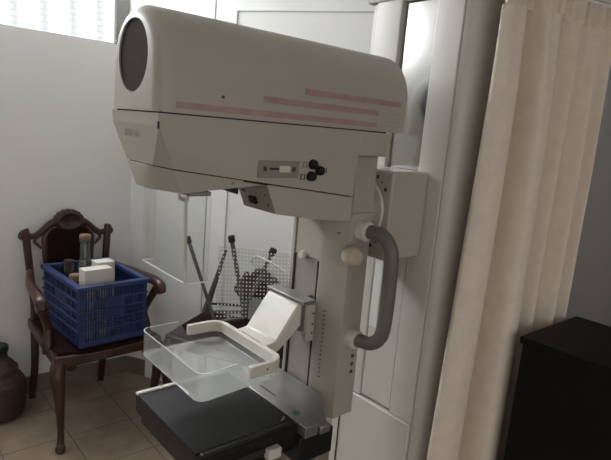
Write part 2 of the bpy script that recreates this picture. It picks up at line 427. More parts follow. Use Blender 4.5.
# control panel
bm = B(); box(bm, .660,.772,.9295,.944,1.391,1.428); cp = mp(bm, 'control_panel', PANEL, sidep, bevel=.001)
bm = B(); box(bm, .690,.717,.9285,.930,1.4085,1.4125); mp(bm, 'slider_slot', DARK, cp)
bm = B(); box(bm, .715,.745,.9265,.930,1.4030,1.4175); mp(bm, 'slider_cap', CREAM, cp, bevel=.001)
for xa in (.673,.752):
    bm = B(); box(bm, xa,xa+.009,.9290,.9300,1.405,1.415)
    mp(bm, 'panel_symbol', PRINT, cp)
for x, z in ((.811,1.4225),(.833,1.4085),(.809,1.395)):
    bm = B(); lathe(bm, [(.0098,.920),(.0114,.926),(.0114,.944)], (x,0,z), 'Y', 24); lathe(bm, [(.007,.917),(.0092,.920)], (x,0,z), 'Y', 24)
    mp(bm, 'control_knob', BLACKP, sidep, bevel=.001)
for x, z in ((.789,1.421),(.786,1.3935),(.851,1.409)):
    bm = B()
    for a in ((x-.006,x+.006,z-.006,z-.005),(x-.006,x+.006,z+.005,z+.006),(x-.006,x-.005,z-.006,z+.006),(x+.005,x+.006,z-.006,z+.006)):
        box(bm, a[0],a[1],.9308,.940,a[2],a[3])
    mp(bm, 'knob_symbol', PRINT, sidep)
# collimator block under the arm
def cx(x, z): return (x, z)
bm = B()
o1 = [(.693,seamz(.693)-.0015),(.722,1.308),(.868,1.288),(.945,1.283),(.957,1.283),(.957,seamz(.957)-.0015)]
ra = [(x,.9345+.006*min(1,max(0,(.957-x)/.25)),z) for x,z in o1]; rb = [(x,1.065 if x < .86 else 1.14,z) for x,z in o1]
loft(bm, [ra, rb]); cl = mp(bm, 'collimator_block', BEIGE, bevel=.002)
# inclined indicator plate on its front
fn = V(-(1.308-1.3725), 0, (.722-.693)); 
def plate(bm, y0,y1,t0,t1,h0,h1):
    a = V(.693,0,1.3720); b = V(.722,0,1.308); n = V(-.0637,0,-.029).normalized()
    pts = []
    for h in (h0,h1):
        for y,t in ((y0,t0),(y1,t0),(y1,t1),(y0,t1)):
            q = a.lerp(b,t)+n*h; pts.append((q.x,y,q.z))
    vs = [bm.verts.new(p) for p in pts]
    for q in ((0,3,2,1),(4,5,6,7),(0,1,5,4),(1,2,6,5),(2,3,7,6),(3,0,4,7)): bm.faces.new([vs[i] for i in q])
bm = B(); plate(bm, .937,1.062,.06,.96,0,.002); ip = mp(bm, 'indicator_plate', PANEL, cl, bevel=.0005)
bm = B(); plate(bm, .995,1.02,.48,.72,.002,.009); mp(bm, 'lever', BLACKP, ip, bevel=.001)
bm = B(); plate(bm, .953,.957,.66,.74,.002,.003); plate(bm, .953,.957,.3,.36,.002,.003); plate(bm, 1.035,1.05,.3,.4,.002,.0026); mp(bm, 'plate_dots', PRINT, ip)
# lamp fitting and dark shoe below the nose
bm = B(); box(bm, .515,.565,.955,1.02,1.349,1.3585); mp(bm, 'shield_clip', PANEL, nc, bevel=.002)
bm = B(); tube(bm, [(.517,.968,1.352),(.517,.966,1.341),(.517,.983,1.338),(.517,1.0,1.341),(.517,1.0,1.352)], .0035, 8, 4); mp(bm, 'clip_wire', CREAM, nc)
bm = B(); prism(bm, [(.585,1.366),(.630,1.368),(.630,1.352)], 'Y', .955, .985); mp(bm, 'dark_shoe', BLACKP, nc)

_mp = mp
KC = 1.022
def mp(bm, name, m, parent=mm, **k):      # this block was surveyed a little nearer: move it back to its true distance
    for v in bm.verts: v.co = V(v.co.x*KC, v.co.y*KC, 1.5+(v.co.z-1.5)*KC)
    return _mp(bm, name, m, parent, **k)
# --- column
bm = B()
cyz = rrect(.910,1.145,.752,1.4465,.010,4)
# body around the slide channel: profile in plan, front face with a recess
pl = [(.970,.941),(.9395,1.005),(.9395,1.018),(.957,1.018),(.957,1.126),(.940,1.126),(.940,1.138),(.947,1.145),(1.042,1.145),(1.042,.941)]
prism(bm, pl, 'Z', .731, 1.3); colm = mp(bm, 'column', BEIGE2, bevel=.002)
bm = B(); prism(bm, [(.9395,1.145),(.9395,1.0),(.970,.941),(1.042,.941),(1.042,1.145)], 'Z', 1.3, 1.4476); mp(bm, 'column_top', BEIGE2, bevel=.003)
bm = B(); box(bm, .9435,.9565,1.0215,1.1225,1.160,1.283); sp = mp(bm, 'slide_cover', BEIGE2, bevel=.001)
bm = B(); box(bm, .944,.9565,1.0260,1.119,.756,1.158); mp(bm, 'slide_track', mat('dull_track_metal', (.36,.335,.30), .5, .2, var=.06, scale=20), bevel=.0008)
bm = B(); box(bm, .9405,.9565,1.0185,1.0255,.754,1.158); mp(bm, 'track_slit', DARK)
bm = B(); box(bm, .9405,.9565,1.1195,1.1255,.754,1.158); mp(bm, 'track_slit', DARK)
bm = B(); lathe(bm, [(.003,.924),(.010,.926),(.0125,.932),(.011,.938),(.006,.944)], (0,1.080,1.163), 'X', 20); mp(bm, 'round_button', CREAM, sp)
bm = B()
z = 1.03
for i in range(16):
    zz = 1.03-i*.0125; w = .004 if i % 5 else .006
    box(bm, .9460,.9485,.9880-w/2,.9880+w/2,zz-.0014,zz+.0014)
for i in range(6):
    zz = .835-i*.008
mp(bm, 'height_marks', PRINT, colm)
KC = 1.022*1.034
bm = B()
for i in range(4): box(bm, .985,.995,.9093,.9103,.94-i*.022,.95-i*.022)
mp(bm, 'side_marks', PRINT, colm)
bm = B(); lathe(bm, [(.018,.909),(.024,.900),(.026,.889),(.024,.877),(.016,.868),(.005,.866)], (.928,0,1.205), 'Y', 32)
mp(bm, 'side_knob', mat('aged_cream_knob', (.50,.44,.36), .45, var=.1, scale=40), colm)
KC = 1.022
bm = B(); lathe(bm, [(.0035,.966),(.0035,.985)], (.9565,0,1.2446), 'Y', 12); mp(bm, 'small_screw', PANEL, colm)
KC = 1.022*1.034
# grab handle
bm = B()
hz0, hz1 = 1.263, .978
tube(bm, [(.975,.905,hz0),(.982,.876,hz0),(.986,.850,hz0-.003),(.990,.828,hz0-.022),(.992,.818,hz0-.056),(.993,.816,1.12),(.992,.818,hz1+.056),(.990,.828,hz1+.022),(.986,.850,hz1+.003),(.982,.876,hz1),(.975,.905,hz1)], .0178, 18, 5)
ha = mp(bm, 'grab_handle', GREYH)
for zz in (hz0,hz1):
    bm = B(); lathe(bm, [(.024,.885),(.026,.891),(.026,.911)], (.975,0,zz), 'Y', 24)
    mp(bm, 'handle_collar', CREAM, ha, bevel=.001)

mp = _mp
# --- face shield
bm = B()
def wall2(bm, pts, z0, z1, t):
    """thin upright wall following plan points (with thickness t)"""
    P = [Vector((p[0],p[1])) for p in pts]; L = []; Rr = []
    for i, p in enumerate(P):
        d = (P[min(i+1,len(P)-1)]-P[max(i-1,0)]).normalized(); n = Vector((-d.y,d.x))
        L.append(p+n*t/2); Rr.append(p-n*t/2)
    o = [(q.x,q.y) for q in L] + [(q.x,q.y) for q in Rr[::-1]]
    prism(bm, o, 'Z', z0, z1)
plan = [(.528,1.135),(.506,1.136),(.500,1.131),(.500,1.03),(.500,.931),(.506,.926),(.548,.926)]
wall2(bm, plan, 1.178, 1.352, .003)
fs = mp(bm, 'face_shield', CLEAR)
bm = B(); wall2(bm, plan, 1.176, 1.1782, .0034)
mp(bm, 'shield_edge', EDGE, fs)
bm = B(); tube(bm, [(.500,.930,1.178),(.506,.952,1.35)], .0036, 8); mp(bm, 'shield_rib', CREAM, fs)

# --- compression paddle on its bracket
bm = B()
box(bm, .885,.928,1.003,1.168,1.048,1.058); ck = mp(bm, 'paddle_clamp', ALU, bevel=.0015)
bm = B(); box(bm, .902,.928,1.003,1.016,.945,1.0478); mp(bm, 'clamp_post', BEIGE, ck, bevel=.0015)
bm = B(); box(bm, .9265,.968,1.06,1.13,.95,1.05); mp(bm, 'slide_block', STEEL, ck, bevel=.001)
for zz in (1.02,.99,.965):
    bm = B(); box(bm, .919,.923,1.0015,1.004,zz,zz+.005); mp(bm, 'clamp_hole', DARK, ck)
bm = B()
prof = [(.899,1.047),(.885,1.047),(.818,.954),(.775,.948),(.775,.930),(.828,.925),(.885,.972),(.899,.985)]
prism(bm, prof, 'Y', 1.022, 1.160); pb = mp(bm, 'paddle_bracket', CREAM, bevel=.006, seg=3)
bm = B(); box(bm, .784,.789,1.052,1.138,.9485,.9505); mp(bm, 'bracket_slot', DARK, pb)
bm = B(); lathe(bm, [(.0035,1.0225),(.0035,1.025)], (.80,0,.938), 'Y', 12); mp(bm, 'bracket_screw', DARK, pb)
# white U frame
fx0, fx1, fY0, fY1 = .668, .770, .918, 1.222
def uframe(x0,x1,y0,y1,r,n=6):
    pts = [(x0,y1)]
    for k in range(n+1):
        a = PI/2 - PI/2*k/n; pts.append((x1-r+r*math.cos(a), y1-r+r*math.sin(a)))
    for k in range(n+1):
        a = -PI/2*k/n; pts.append((x1-r+r*math.cos(a), y0+r+r*math.sin(a)))
    pts.append((x0,y0)); return pts
bm = B(); wall2(bm, uframe(fx0,fx1-.005,fY0+.006,fY1-.006,.035), .934, .962, .013); uf = mp(bm, 'paddle_frame', CREAM, pb, bevel=.002)
for x in (.715,.755):
    bm = B(); lathe(bm, [(.0025,-.0005),(.0025,.001)], (x,fY0-.0005,.948), 'Y', 10); mp(bm, 'frame_screw', DARK, uf)
# clear tray: floor plate and an upstand whose sides step down to the frame
tx0, tx1, ty0, ty1, tr = .532, .758, .908, 1.206, .024
def taper(bm):
    for v in bm.verts:
        if v.co.y < (ty0+ty1)/2: v.co.y += .019*(v.co.x-tx0)/(tx1-tx0)
    return bm
bm = B(); prism(bm, rrect(tx0,tx1,ty0,ty1,tr,6), 'Z', .9165, .9195); taper(bm); pt = mp(bm, 'paddle_tray', CLEARB, mm, bevel=.0008)
def upstand():
    bm = B(); n = 8
    plan = []
    S = [(tx1-tr,ty1),(.70,ty1),(.672,ty1),(.650,ty1),(.635,ty1),(.60,ty1)]
    hs = [.936,.936,.938,.957,.981,.981]
    pts = list(zip(S,hs))
    for k in range(1,n+1):
        a = PI/2+PI/2*k/n; pts.append(((tx0+tr+tr*math.cos(a), ty1-tr+tr*math.sin(a)),.981))
    for k in range(0,n+1):
        a = PI+PI/2*k/n; pts.append(((tx0+tr+tr*math.cos(a), ty0+tr+tr*math.sin(a)),.981))
    pts += [((x,ty0),h) for (x,y),h in zip(S[::-1],hs[::-1])]
    # rear corners and back
    for k in range(0,n+1):
        a = -PI/2+PI/2*k/n; pts.append(((tx1-tr+tr*math.cos(a), ty0+tr+tr*math.sin(a)),.936))
    for k in range(0,n):
        a = PI/2*k/n; pts.append(((tx1-tr+tr*math.cos(a), ty1-tr+tr*math.sin(a)),.936))
    c = Vector(((tx0+tx1)/2,(ty0+ty1)/2))
    cols = []
    for (x,y),h in pts:
        p = Vector((x,y)); 
        q = Vector((min(max(x,tx0+tr),tx1-tr), min(max(y,ty0+tr),ty1-tr))); d = (p-q).normalized() if (p-q).length > 1e-6 else Vector((1,0))
        i = p-d*.0025
        cols.append([bm.verts.new((p.x,p.y,.9195)), bm.verts.new((p.x,p.y,h)), bm.verts.new((i.x,i.y,h)), bm.verts.new((i.x,i.y,.9195))])
    m = len(cols)
    for i in range(m):
        a, b = cols[i], cols[(i+1)%m]
        for k in range(4):
            f_ = bm.faces.new((a[k], b[k], b[(k+1)%4], a[(k+1)%4]))
            if k == 1: f_.material_index = 1
    return bm
mp(taper(upstand()), 'tray_upstand', None, pt, mats=[acrylic('tray_acrylic', haze=.05, gloss=.08, fres=.35), EDGE])

# --- image receptor table (bucky)
bm = B(); box(bm, .533,.797,.886,1.225,.748,.7965); bk = mp(bm, 'receptor_table', BLACKP, bevel=.002)
bm = B(); box(bm, .531,.792,.908,1.202,.7965,.8015); mp(bm, 'tabletop', BUCKYT, bk, bevel=.001)
bm = B(); box(bm, .531,.800,1.210,1.2245,.7967,.803); mp(bm, 'side_rail', STANDW, bk, bevel=.002)
bm = B(); box(bm, .536,.790,.886,.903,.7955,.806); mp(bm, 'near_rail', BLACKP, bk, bevel=.004, seg=3)
bm = B(); tube(bm, [(.768,.916,.801),(.775,.916,.806),(.779,.921,.806),(.779,.928,.801)], .002, 8, 3); mp(bm, 'corner_pin', STEEL, bk)
bm = B(); box(bm, .540,.797,.900,1.206,.722,.748); mp(bm, 'cassette_tunnel', BLACKP, bk, bevel=.003)
bm = B(); box(bm, .698,.736,.866,.886,.744,.770); mp(bm, 'release_button', CREAM, bk, bevel=.003)
bm = B(); box(bm, .62,.70,.880,.888,.757,.772); mp(bm, 'cassette_slot', DARK, bk, bevel=.002)
bm = B(); box(bm, .798,.838,.858,1.222,.772,.802); ss = mp(bm, 'steel_strip', STEEL, bevel=.002)
bm = B(); lathe(bm, [(.0095,.8018),(.0095,.8028)], (.821,.924,0), 'Z', 24); mp(bm, 'green_dot', GREEN, ss)
bm = B()
for i in range(9): box(bm, .826,.832,1.09-i*.0078-.0055,1.09-i*.0078,.8018,.8024)
mp(bm, 'small_print', PRINT, ss)
bm = B(); prism(bm, [(.8385,.867),(.876,.867),(.958,.985),(.958,1.2),(.8385,1.2)], 'Z', .772, .790); 
sb = mp(bm, 'support_plate', ALU, bevel=.002)
bm = B(); box(bm, .842,.876,.852,.8665,.772,.792); mp(bm, 'plate_edge_bar', STEEL, sb, bevel=.003)
bm = B(); box(bm, .79,.900,.866,1.19,.700,.7715); sa = mp(bm, 'support_arm', BLACKP, bevel=.004)
bm = B(); box(bm, .9002,1.067,1.04,1.16,.690,.733); mp(bm, 'arm_rear', BLACKP, sa, bevel=.003)
bm = B(); box(bm, 1.067,1.10,1.04,1.13,.69,1.16); mp(bm, 'rear_spine', BEIGE2, bevel=.004)

# ------------------------------------------------------------------ carved chairs
def shell(bm, cx_, y, z, r, n=9):
    """carved scallop crest in the x-z plane"""
    outl = []
    N2 = 54
    for k in range(N2+1):
        a = PI*k/N2
        rr = r*(1+.06*abs(math.sin(n*a)))
        outl.append((cx_+rr*1.15*math.cos(a), z+rr*math.sin(a)))
    outl += [(cx_-r*.9, z-r*.45), (cx_-r*.35, z-r*.62), (cx_, z-r*.7), (cx_+r*.35, z-r*.62), (cx_+r*.9, z-r*.45)]
    cen = (cx_, z)
    ro = [(p[0], y+.012, p[1]) for p in outl]; rf = [(p[0], y-.012, p[1]) for p in outl]
    ri = [(cx_+(p[0]-cx_)*.72, y-.024, z+(p[1]-z)*.72) for p in outl]
    rj = [(cx_+(p[0]-cx_)*.45, y-.016, z+(p[1]-z)*.45) for p in outl]
    loft(bm, [ro, rf, ri, rj])

def carved_chair(name, label, loc, rz, group, wf, wb, dep, bh, arms, wood, pos=None, ph=(.10,.46), ws=None):
    t = thing(name, label, 'chair', loc, rz, group)
    k = lambda bm, n, m, par=t, **q: fin(bm, n, m, par, **q)
    yf, yb = -dep/2, dep/2; hf, hb = wf/2, wb/2; hs = ws/2 if ws else hb
    # seat rail with a shaped apron
    bm = B()
    o = [(-hf,yf+.02),(-hf*.6,yf-.004),(0,yf-.014),(hf*.6,yf-.004),(hf,yf+.02),(hs,yb),(-hs,yb)]
    loft(bm, [[(p[0],p[1],.395+(.018*(1-abs(p[0])/hf) if p[1]<0 else 0)) for p in o], [(p[0]*1.01,p[1],.44) for p in o], [(p[0],p[1],.448) for p in o]])
    k(bm, 'seat_rail', wood, bevel=.005)
    bm = B()
    o2 = [(p[0]*.93,p[1]*.93) for p in o]
    loft(bm, [[(p[0],p[1],.4485) for p in o2], [(p[0],p[1],.458) for p in o2], [(p[0]*.8,p[1]*.8,.465) for p in o2]])
    k(bm, 'seat', REDV)
    # cabriole front legs, raked rear legs
    for s in (-1,1):
        bm = B()
        tube(bm, [(s*(hf-.028),yf+.045,.43),(s*(hf-.012),yf+.022,.37),(s*(hf-.016),yf+.016,.29),(s*(hf-.026),yf+.030,.17),(s*(hf-.030),yf+.036,.07),(s*(hf-.026),yf+.026,.030),(s*(hf-.020),yf+.012,.014),(s*(hf-.018),yf+.008,.001)],
             [.028,.034,.026,.0185,.0145,.017,.023,.016], 14, 4)
        # knee bracket
        lathe(bm, [(.001,.36),(.018,.375),(.022,.40)], (s*(hf-.075),yf+.03,0), 'Z', 10)
        k(bm, 'leg', wood)
        bm = B()
        tube(bm, [(s*(hs-.022),yb-.03,.42),(s*(hs-.022),yb-.028,.2),(s*(hs-.018),yb+.012,.001)], [.021,.019,.017], 8, 4)
        k(bm, 'leg', wood)
    # back posts
    for s in (-1,1):
        bm = B(); X = hb+.002
        tube(bm, [(s*(hb-.02),yb-.03,.40),(s*(hb-.022),yb-.025,.52),(s*(hb-.012),yb-.010,.66),(s*(X+.004),yb+.006,bh-.20+.10),(s*(X+.008),yb+.012,bh-.115)],
             [.021,.018,.018,.019,.018], 10, 4)
        lathe(bm, [(.002,-.018),(.02,-.014),(.025,0),(.02,.014),(.002,.018)], (s*(X+.012),yb+.010,bh-.115), 'Y', 16)
        k(bm, 'back_post', wood)
    # crest
    bm = B(); zc = bh-.055
    for s in (-1,1):
        tube(bm, [(s*(hb+.004),yb+.010,bh-.118),(s*(hb-.035),yb+.010,bh-.122),(s*hb*.62,yb+.010,bh-.098),(s*hb*.38,yb+.010,bh-.062),(s*.0,yb+.010,bh-.052)], [.017,.015,.018,.022,.026], 10, 4, sx=.8)
    shell(bm, 0, yb+.005, bh-.060, .066*min(1,wb/.4))
    k(bm, 'crest_rail', wood)
    # upholstered splat with its frame
    pw = ph[1]*wb/2 if pos is None else pos
    zb = ph[0]+.45
    bm = B()
    prism(bm, [(-pw,zb),(pw,zb),(pw*1.02,bh-.12),(pw*.7,bh-.085),(-pw*.7,bh-.085),(-pw*1.02,bh-.12)], 'Y', yb-.012, yb+.014)
    k(bm, 'back_panel', REDV, bevel=.006)
    bm = B()
    for s in (-1,1):
        tube(bm, [(s*pw*1.0,yb+.002,.44),(s*pw*.95,yb+.002,zb),(s*pw*1.12,yb+.002,bh-.2),(s*pw*1.12,yb+.002,bh-.13),(s*pw*.8,yb+.004,bh-.085)], [.012,.013,.015,.014,.013], 8, 4)
        # little carved scroll brackets beside the splat
        tube(bm, [(s*(pw*1.15+.012),yb+.004,bh-.12),(s*(pw*1.15+.035),yb+.004,bh-.128),(s*(pw*1.15+.045),yb+.004,bh-.15),(s*(pw*1.15+.032),yb+.004,bh-.165),(s*(pw*1.15+.015),yb+.004,bh-.185)], [.006,.009,.008,.008,.005], 8, 3)
    k(bm, 'panel_frame', wood)
    if arms:
        for s in (-1,1):
            bm = B()
            tube(bm, [(s*(hb-.006),yb-.012,.690),(s*(hb+.018),yb-.10,.700),(s*(hf+.005),yb-.24,.692),(s*(hf+.024),yf+.16,.690),(s*(hf+.030),yf+.10,.676),(s*(hf+.026),yf+.078,.650)],
                 [.016,.018,.021,.024,.026,.018], 12, 4)
            lathe(bm, [(.003,-.024),(.022,-.022),(.025,0),(.022,.022),(.003,.024)], (s*(hf+.027),yf+.098,.658), 'X', 14)
            a = k(bm, 'armrest', wood)
            bm = B()
            tube(bm, [(s*(hf+.022),yf+.12,.665),(s*(hf+.002),yf+.15,.60),(s*(hf-.022),yf+.17,.53),(s*(hf-.016),yf+.155,.47),(s*(hf-.012),yf+.15,.42)], [.022,.019,.020,.024,.022], 10, 4)
            fin(bm, 'arm_support', wood, a)
    return t

carved_chair('carved_armchair', 'dark carved wooden armchair against the left wall holding a blue crate', (.866,2.562,0), .05, None, .50, .40, .56, .988, True, MAHOG, ph=(.10,.52))
# second chair by the door, in door-wall coordinates
LX, LY = CX+.067, WY-.12
def dl(s, d, z=0): return V(1.27,2.78,0) + U*s + NN*d + V(0,0,z)
ang = math.atan2(U.y, U.x)     # local +x runs along the wall, local -y faces into the room
p = dl(.71,.245)
c2 = carved_chair('carved_side_chair', 'low dark wooden chair behind the machine holding an upturned stool frame', (p.x,p.y,0), ang, None, .60, .17, .40, .735, False, MAHOGD, pos=.083, ph=(.115,.6), ws=.63)
c2.scale = (1,1,1.11)

# ------------------------------------------------------------------ blue crate and its contents
CB, CZ0, CZ1 = (.713,1.031,2.300,2.730), .4665, .752
def crate():
    x0,x1,y0,y1 = CB
    t = thing('plastic_crate', 'blue lattice plastic crate on the seat of the carved armchair', 'crate', ((x0+x1)/2,(y0+y1)/2,CZ0), .075)
    off = t.location.copy()
    cxm, cym = off.x, off.y
    bm = B(); box(bm, x0+.004,x1-.004,y0+.004,y1-.004,CZ0,CZ0+.008); fin(bm, 'crate_base', BLUE, t, off=off, bevel=.002)
    th = .008; zt = CZ1-.022
    for side in range(4):
        bm = B()
        if side in (0,1): a0,a1 = x0,x1
        else: a0,a1 = y0,y1
        c0 = {0:y0,1:y1-th,2:x0,3:x1-th}[side]
        def bar(u0,u1,z0,z1,d0=0,d1=th):
            if side in (0,1):
                if side == 0: box(bm, u0,u1,c0+d0,c0+d1,z0,z1)
                else: box(bm, u0,u1,c0+th-d1,c0+th-d0,z0,z1)
            else:
                if side == 2: box(bm, c0+d0,c0+d1,u0,u1,z0,z1)
                else: box(bm, c0+th-d1,c0+th-d0,u0,u1,z0,z1)
        Lw = a1-a0
        # solid corner strips and bottom
        bar(a0+.0005,a0+.02,CZ0+.008,zt); bar(a1-.02,a1-.0005,CZ0+.008,zt); bar(a0+.02,a1-.02,CZ0+.008,CZ0+.030)
        # horizontal ribs, with thicker ledges
        for z in (.545,.59,.635,.682): bar(a0+.0005,a1-.0005,z-.0035,z+.0035,-.007,th)
        for z in (.568,.612): bar(a0+.03,a1-.03,z-.0018,z+.0018,0,th*.7)
        # vertical slats
        n = int(Lw/.013)
        for i in range(n+1):
            u = a0+.02+(Lw-.04)*i/n
            wd = .0018 if i % 5 else .0042
            bar(u-wd,u+wd,CZ0+.030,zt,-.003 if i%5==0 else 0,th)
        # solid name plates in the middle
        m = (a0+a1)/2
        bar(m-.045,m+.045,.640,.678,-.002,th); bar(m-.045,m+.045,.594,.631,-.002,th) if side in (0,1) else bar(m-.06,m+.06,.640,.678,-.002,th)
        fin(bm, 'crate_side', BLUE, t, off=off)
    # rim: a rounded lipped frame, dipping at the hand holds
    bm = B()
    for (xa,xb,ya,yb_) in ((x0-.012,x1+.012,y0-.012,y0+.018),(x0-.012,x1+.012,y1-.018,y1+.012),(x0-.012,x0+.018,y0+.018,y1-.018),(x1-.018,x1+.012,y0+.018,y1-.018)):
        box(bm, xa,xb,ya,yb_,zt,CZ1)
    r = fin(bm, 'crate_rim', BLUE, t, off=off, bevel=.004)
    bm = B(); m = (x0+x1)/2
    box(bm, m-.05,m+.05,y0-.006,y0+.012,CZ1-.001,CZ1+.0006); fin(bm, 'hand_hold', DARK, r, off=off)
    return t
crate()
CBZ = CZ0+.0085
# clear glass carafe with cork
t = thing('glass_bottle', 'clear glass bottle with a pinkish stopper standing in the blue crate', 'bottle', (.858,2.610,CBZ))
bm = B(); lathe(bm, [(.002,0),(.046,0),(.05,.01),(.05,.20),(.046,.24),(.034,.29),(.0245,.325),(.023,.40),(.027,.405),(.027,.412),(.002,.412)], n=28); fin(bm, 'bottle_body', BGLASS, t)
bm = B(); lathe(bm, [(.002,.411),(.0255,.412),(.027,.416),(.027,.432),(.024,.437),(.002,.440)], n=24); fin(bm, 'stopper', CORK, t)
# dark ribbed bottle
t = thing('dark_bottle', 'slim dark bottle with a ribbed brown cap at the left inside the blue crate', 'bottle', (.757,2.522,CBZ))
bm = B(); lathe(bm, [(.002,0),(.030,0),(.032,.008),(.032,.18),(.028,.21),(.021,.235),(.020,.29),(.002,.29)], n=20); fin(bm, 'bottle_body', BOTG, t)
pr_ = [(.002,.2905)]
for i in range(6): pr_ += [(.0235,.2905+i*.008),(.0215,.2945+i*.008)]
pr_ += [(.0225,.34),(.002,.342)]
bm = B(); lathe(bm, pr_, n=20); fin(bm, 'bottle_cap', MAHOGD, t)
# green jar
t = thing('green_jar', 'squat green glass jar half hidden behind the white cartons', 'jar', (.803,2.49-.02,CBZ))
bm = B(); lathe(bm, [(.002,0),(.026,0),(.029,.01),(.029,.19),(.026,.235),(.02,.262),(.02,.285),(.002,.285)], n=22); 
bmesh.ops.translate(bm, verts=bm.verts, vec=(.014,.026,0)); fin(bm, 'jar_body', JARG, t)
# small brown jar
t = thing('small_brown_jar', 'small jar with a tan lid just behind the crate front rim', 'jar', (.757,2.438,CBZ))
bm = B(); lathe(bm, [(.002,0),(.022,0),(.024,.008),(.024,.262),(.002,.262)], n=18); fin(bm, 'jar_body', MAHOGD, t)
bm = B(); lathe(bm, [(.002,.2625),(.024,.263),(.025,.287),(.022,.294),(.002,.295)], n=18); fin(bm, 'jar_lid', CORK, t)
# cartons
def carton(label, loc, w, d, h, rz, tilt=0, seam=True):
    t = thing('medicine_carton', label, 'box', loc, rz, None); t.rotation_euler = (0,tilt,rz)
    bm = B(); box(bm, -w/2,w/2,-d/2,d/2,0,h); o = fin(bm, 'carton_body', CARTON, t, bevel=.002)
    bm = B()
    for i,(a,b) in enumerate(((-.33,-.10),(.08,.34))):
        box(bm, w*a,w*b,-d/2-.0006,-d/2+.001,h*.62,h*.66); box(bm, w*(a+.08),w*(b-.06),-d/2-.0006,-d/2+.001,h*.70,h*.72)
    box(bm, -w/2-.0006,-w/2+.001,-d*.25,d*.1,h*.72,h*.84)
    fin(bm, 'carton_print', PRINTL, o)
    return t
carton('larger white carton with faint grey print near the front of the blue crate', (.828,2.372,CBZ), .128,.062,.334,.09)
carton('smaller white carton behind the larger white carton in the blue crate', (.893,2.462,CBZ), .085,.066,.340,.09)

# wicker demijohn
t = thing('wicker_demijohn', 'round brown wicker covered demijohn with dark stopper on the tiles by the wall', 'demijohn', (.500,2.755,0))
prf = [(.002,0),(.10,0),(.118,.012)]
for i in range(20):
    z = .02+i*.012
    r = .128+.010*math.sin(min(1,i/16)*PI*.9) if i < 15 else .138-.004*(i-14)**1.35
    prf += [(r+.0035,z),(r-.001,z+.006)]
prf += [(.10,.285),(.075,.315),(.056,.335),(.048,.345),(.046,.372),(.002,.374)]
prf = [(r*.86,z*.87) for r,z in prf]
bm = B(); lathe(bm, prf, n=40); fin(bm, 'wicker_body', WICKER, t)
bm = B(); lathe(bm, [(r*.86,z*.87) for r,z in [(.002,.3745),(.050,.375),(.054,.382),(.054,.408),(.048,.414),(.002,.415)]], n=24)
fin(bm, 'stopper', BOTG, t)

# ------------------------------------------------------------------ upturned folding stool on the second chair
so = dl(.40,.25)
t = thing('folding_stool_frame', 'grey metal folding stool frame turned upside down with rubber feet in the air', 'stool', (so.x,so.y,.465))
off = t.location.copy()
def leg(a, b, r, foot, flat=1.0, m=GREYM):
    bm = B(); tube(bm, [b, a], r, 12, 0, flat); o = fin(bm, 'leg', m, t, off=off)
    if foot:
        d = (Vector(a)-Vector(b)).normalized(); bm = B()
        tube(bm, [Vector(a)-d*.02, Vector(a)-d*.018, Vector(a)+d*.010, Vector(a)+d*.012], [r*1.25,r*1.5,r*1.5,r*1.2], 12); fin(bm, 'rubber_foot', RUBBER, o, off=off)
def leafray(x, y, d):
    q = M3 @ V((x-305.5)/f, -(y-230)/f, -1)
    wn_ = -NN; k_ = (wn_.dot(dl(0,d)))/(wn_.dot(V(q.x,q.y,0)))
    return V(0,0,1.5)+q*k_
E1a = leafray(188,239,.38); E1b = leafray(215,322,.30); E2a = leafray(231.5,238,.30); E2b = leafray(245,318,.24)
E3a = leafray(226,250,.20); E3b = leafray(205,312,.26); E4a = leafray(273,251,.17); E4b = leafray(243,312,.2)
leg(E1a, E1b, .0085, True); leg(E2a, E2b, .0105, True); leg(E3a, E3b, [.020,.008], False, .55); leg(E4a, E4b, .012, True, .6)
bm = B(); tube(bm, [E3b.lerp(E3a,.14), E2b.lerp(E2a,.16)], .006, 8); fin(bm, 'cross_bar', RUBBER, t, off=off)
bm = B(); tube(bm, [E1b, E2b], .008, 8); tube(bm, [E3b, E4b], .008, 8); tube(bm, [E1b.lerp(E2b,.5), E3b.lerp(E4b,.5)], .007, 8); fin(bm, 'seat_bar', GREYM, t, off=off)

# perforated acrylic sheet leaning on the chair
c00 = leafray(215.5,318,.36); c10 = leafray(291,318,.27); c11 = leafray(290,254,.27); c01 = leafray(219,246,.36)
t = thing('perforated_acrylic_plate', 'clear acrylic plate covered with a grid of small white dots', 'plate', tuple(c00.lerp(c10,.5)))
off = t.location.copy()
nrm = (c10-c00).cross(c01-c00).normalized()
if nrm.dot(V(0,0,1.5)-c00) < 0: nrm = -nrm
bm = B(); loft(bm, [[c+nrm*.0015 for c in (c00,c10,c11,c01)], [c-nrm*.0015 for c in (c00,c10,c11,c01)]]); pp = fin(bm, 'acrylic_sheet', SHEET, t, off=off)
bm = B(); NX, NY = 21, 18
for i in range(NX):
    for j in range(NY):
        a, b = (i+.5)/NX, (j+.5)/NY
        q = c00.lerp(c10,a).lerp(c01.lerp(c11,a), b) + nrm*.0021
        e1 = (c10-c00).normalized(); e2 = nrm.cross(e1); r_ = .0038
        vs = [bm.verts.new(q+e1*math.cos(2*PI*k/7)*r_+e2*math.sin(2*PI*k/7)*r_) for k in range(7)]
        bm.faces.new(vs)
dg = fin(bm, 'dot_grid', DOTW, pp, off=off)
# spare clear tray with a white rim behind it
bm = B()
pts = [leafray(x,y,.215) for x,y in ((250,262),(253,258.5),(258,257),(272,263),(284,272),(289,282),(290,300),(288,312))]
t = thing('spare_paddle', 'spare clear paddle with a pale rounded rim behind the dotted plate', 'paddle', tuple(pts[0]))
off = t.location.copy()
tube(bm, pts, .006, 8, 4); fin(bm, 'pale_rim', EDGE, t, off=off)
bm = B(); n_ = NN*.001
cp_ = catmull(pts, 3)
loft(bm, [[q+n_ for q in cp_], [q-n_ for q in cp_]]); fin(bm, 'clear_sheet', SHEET, t, off=off)

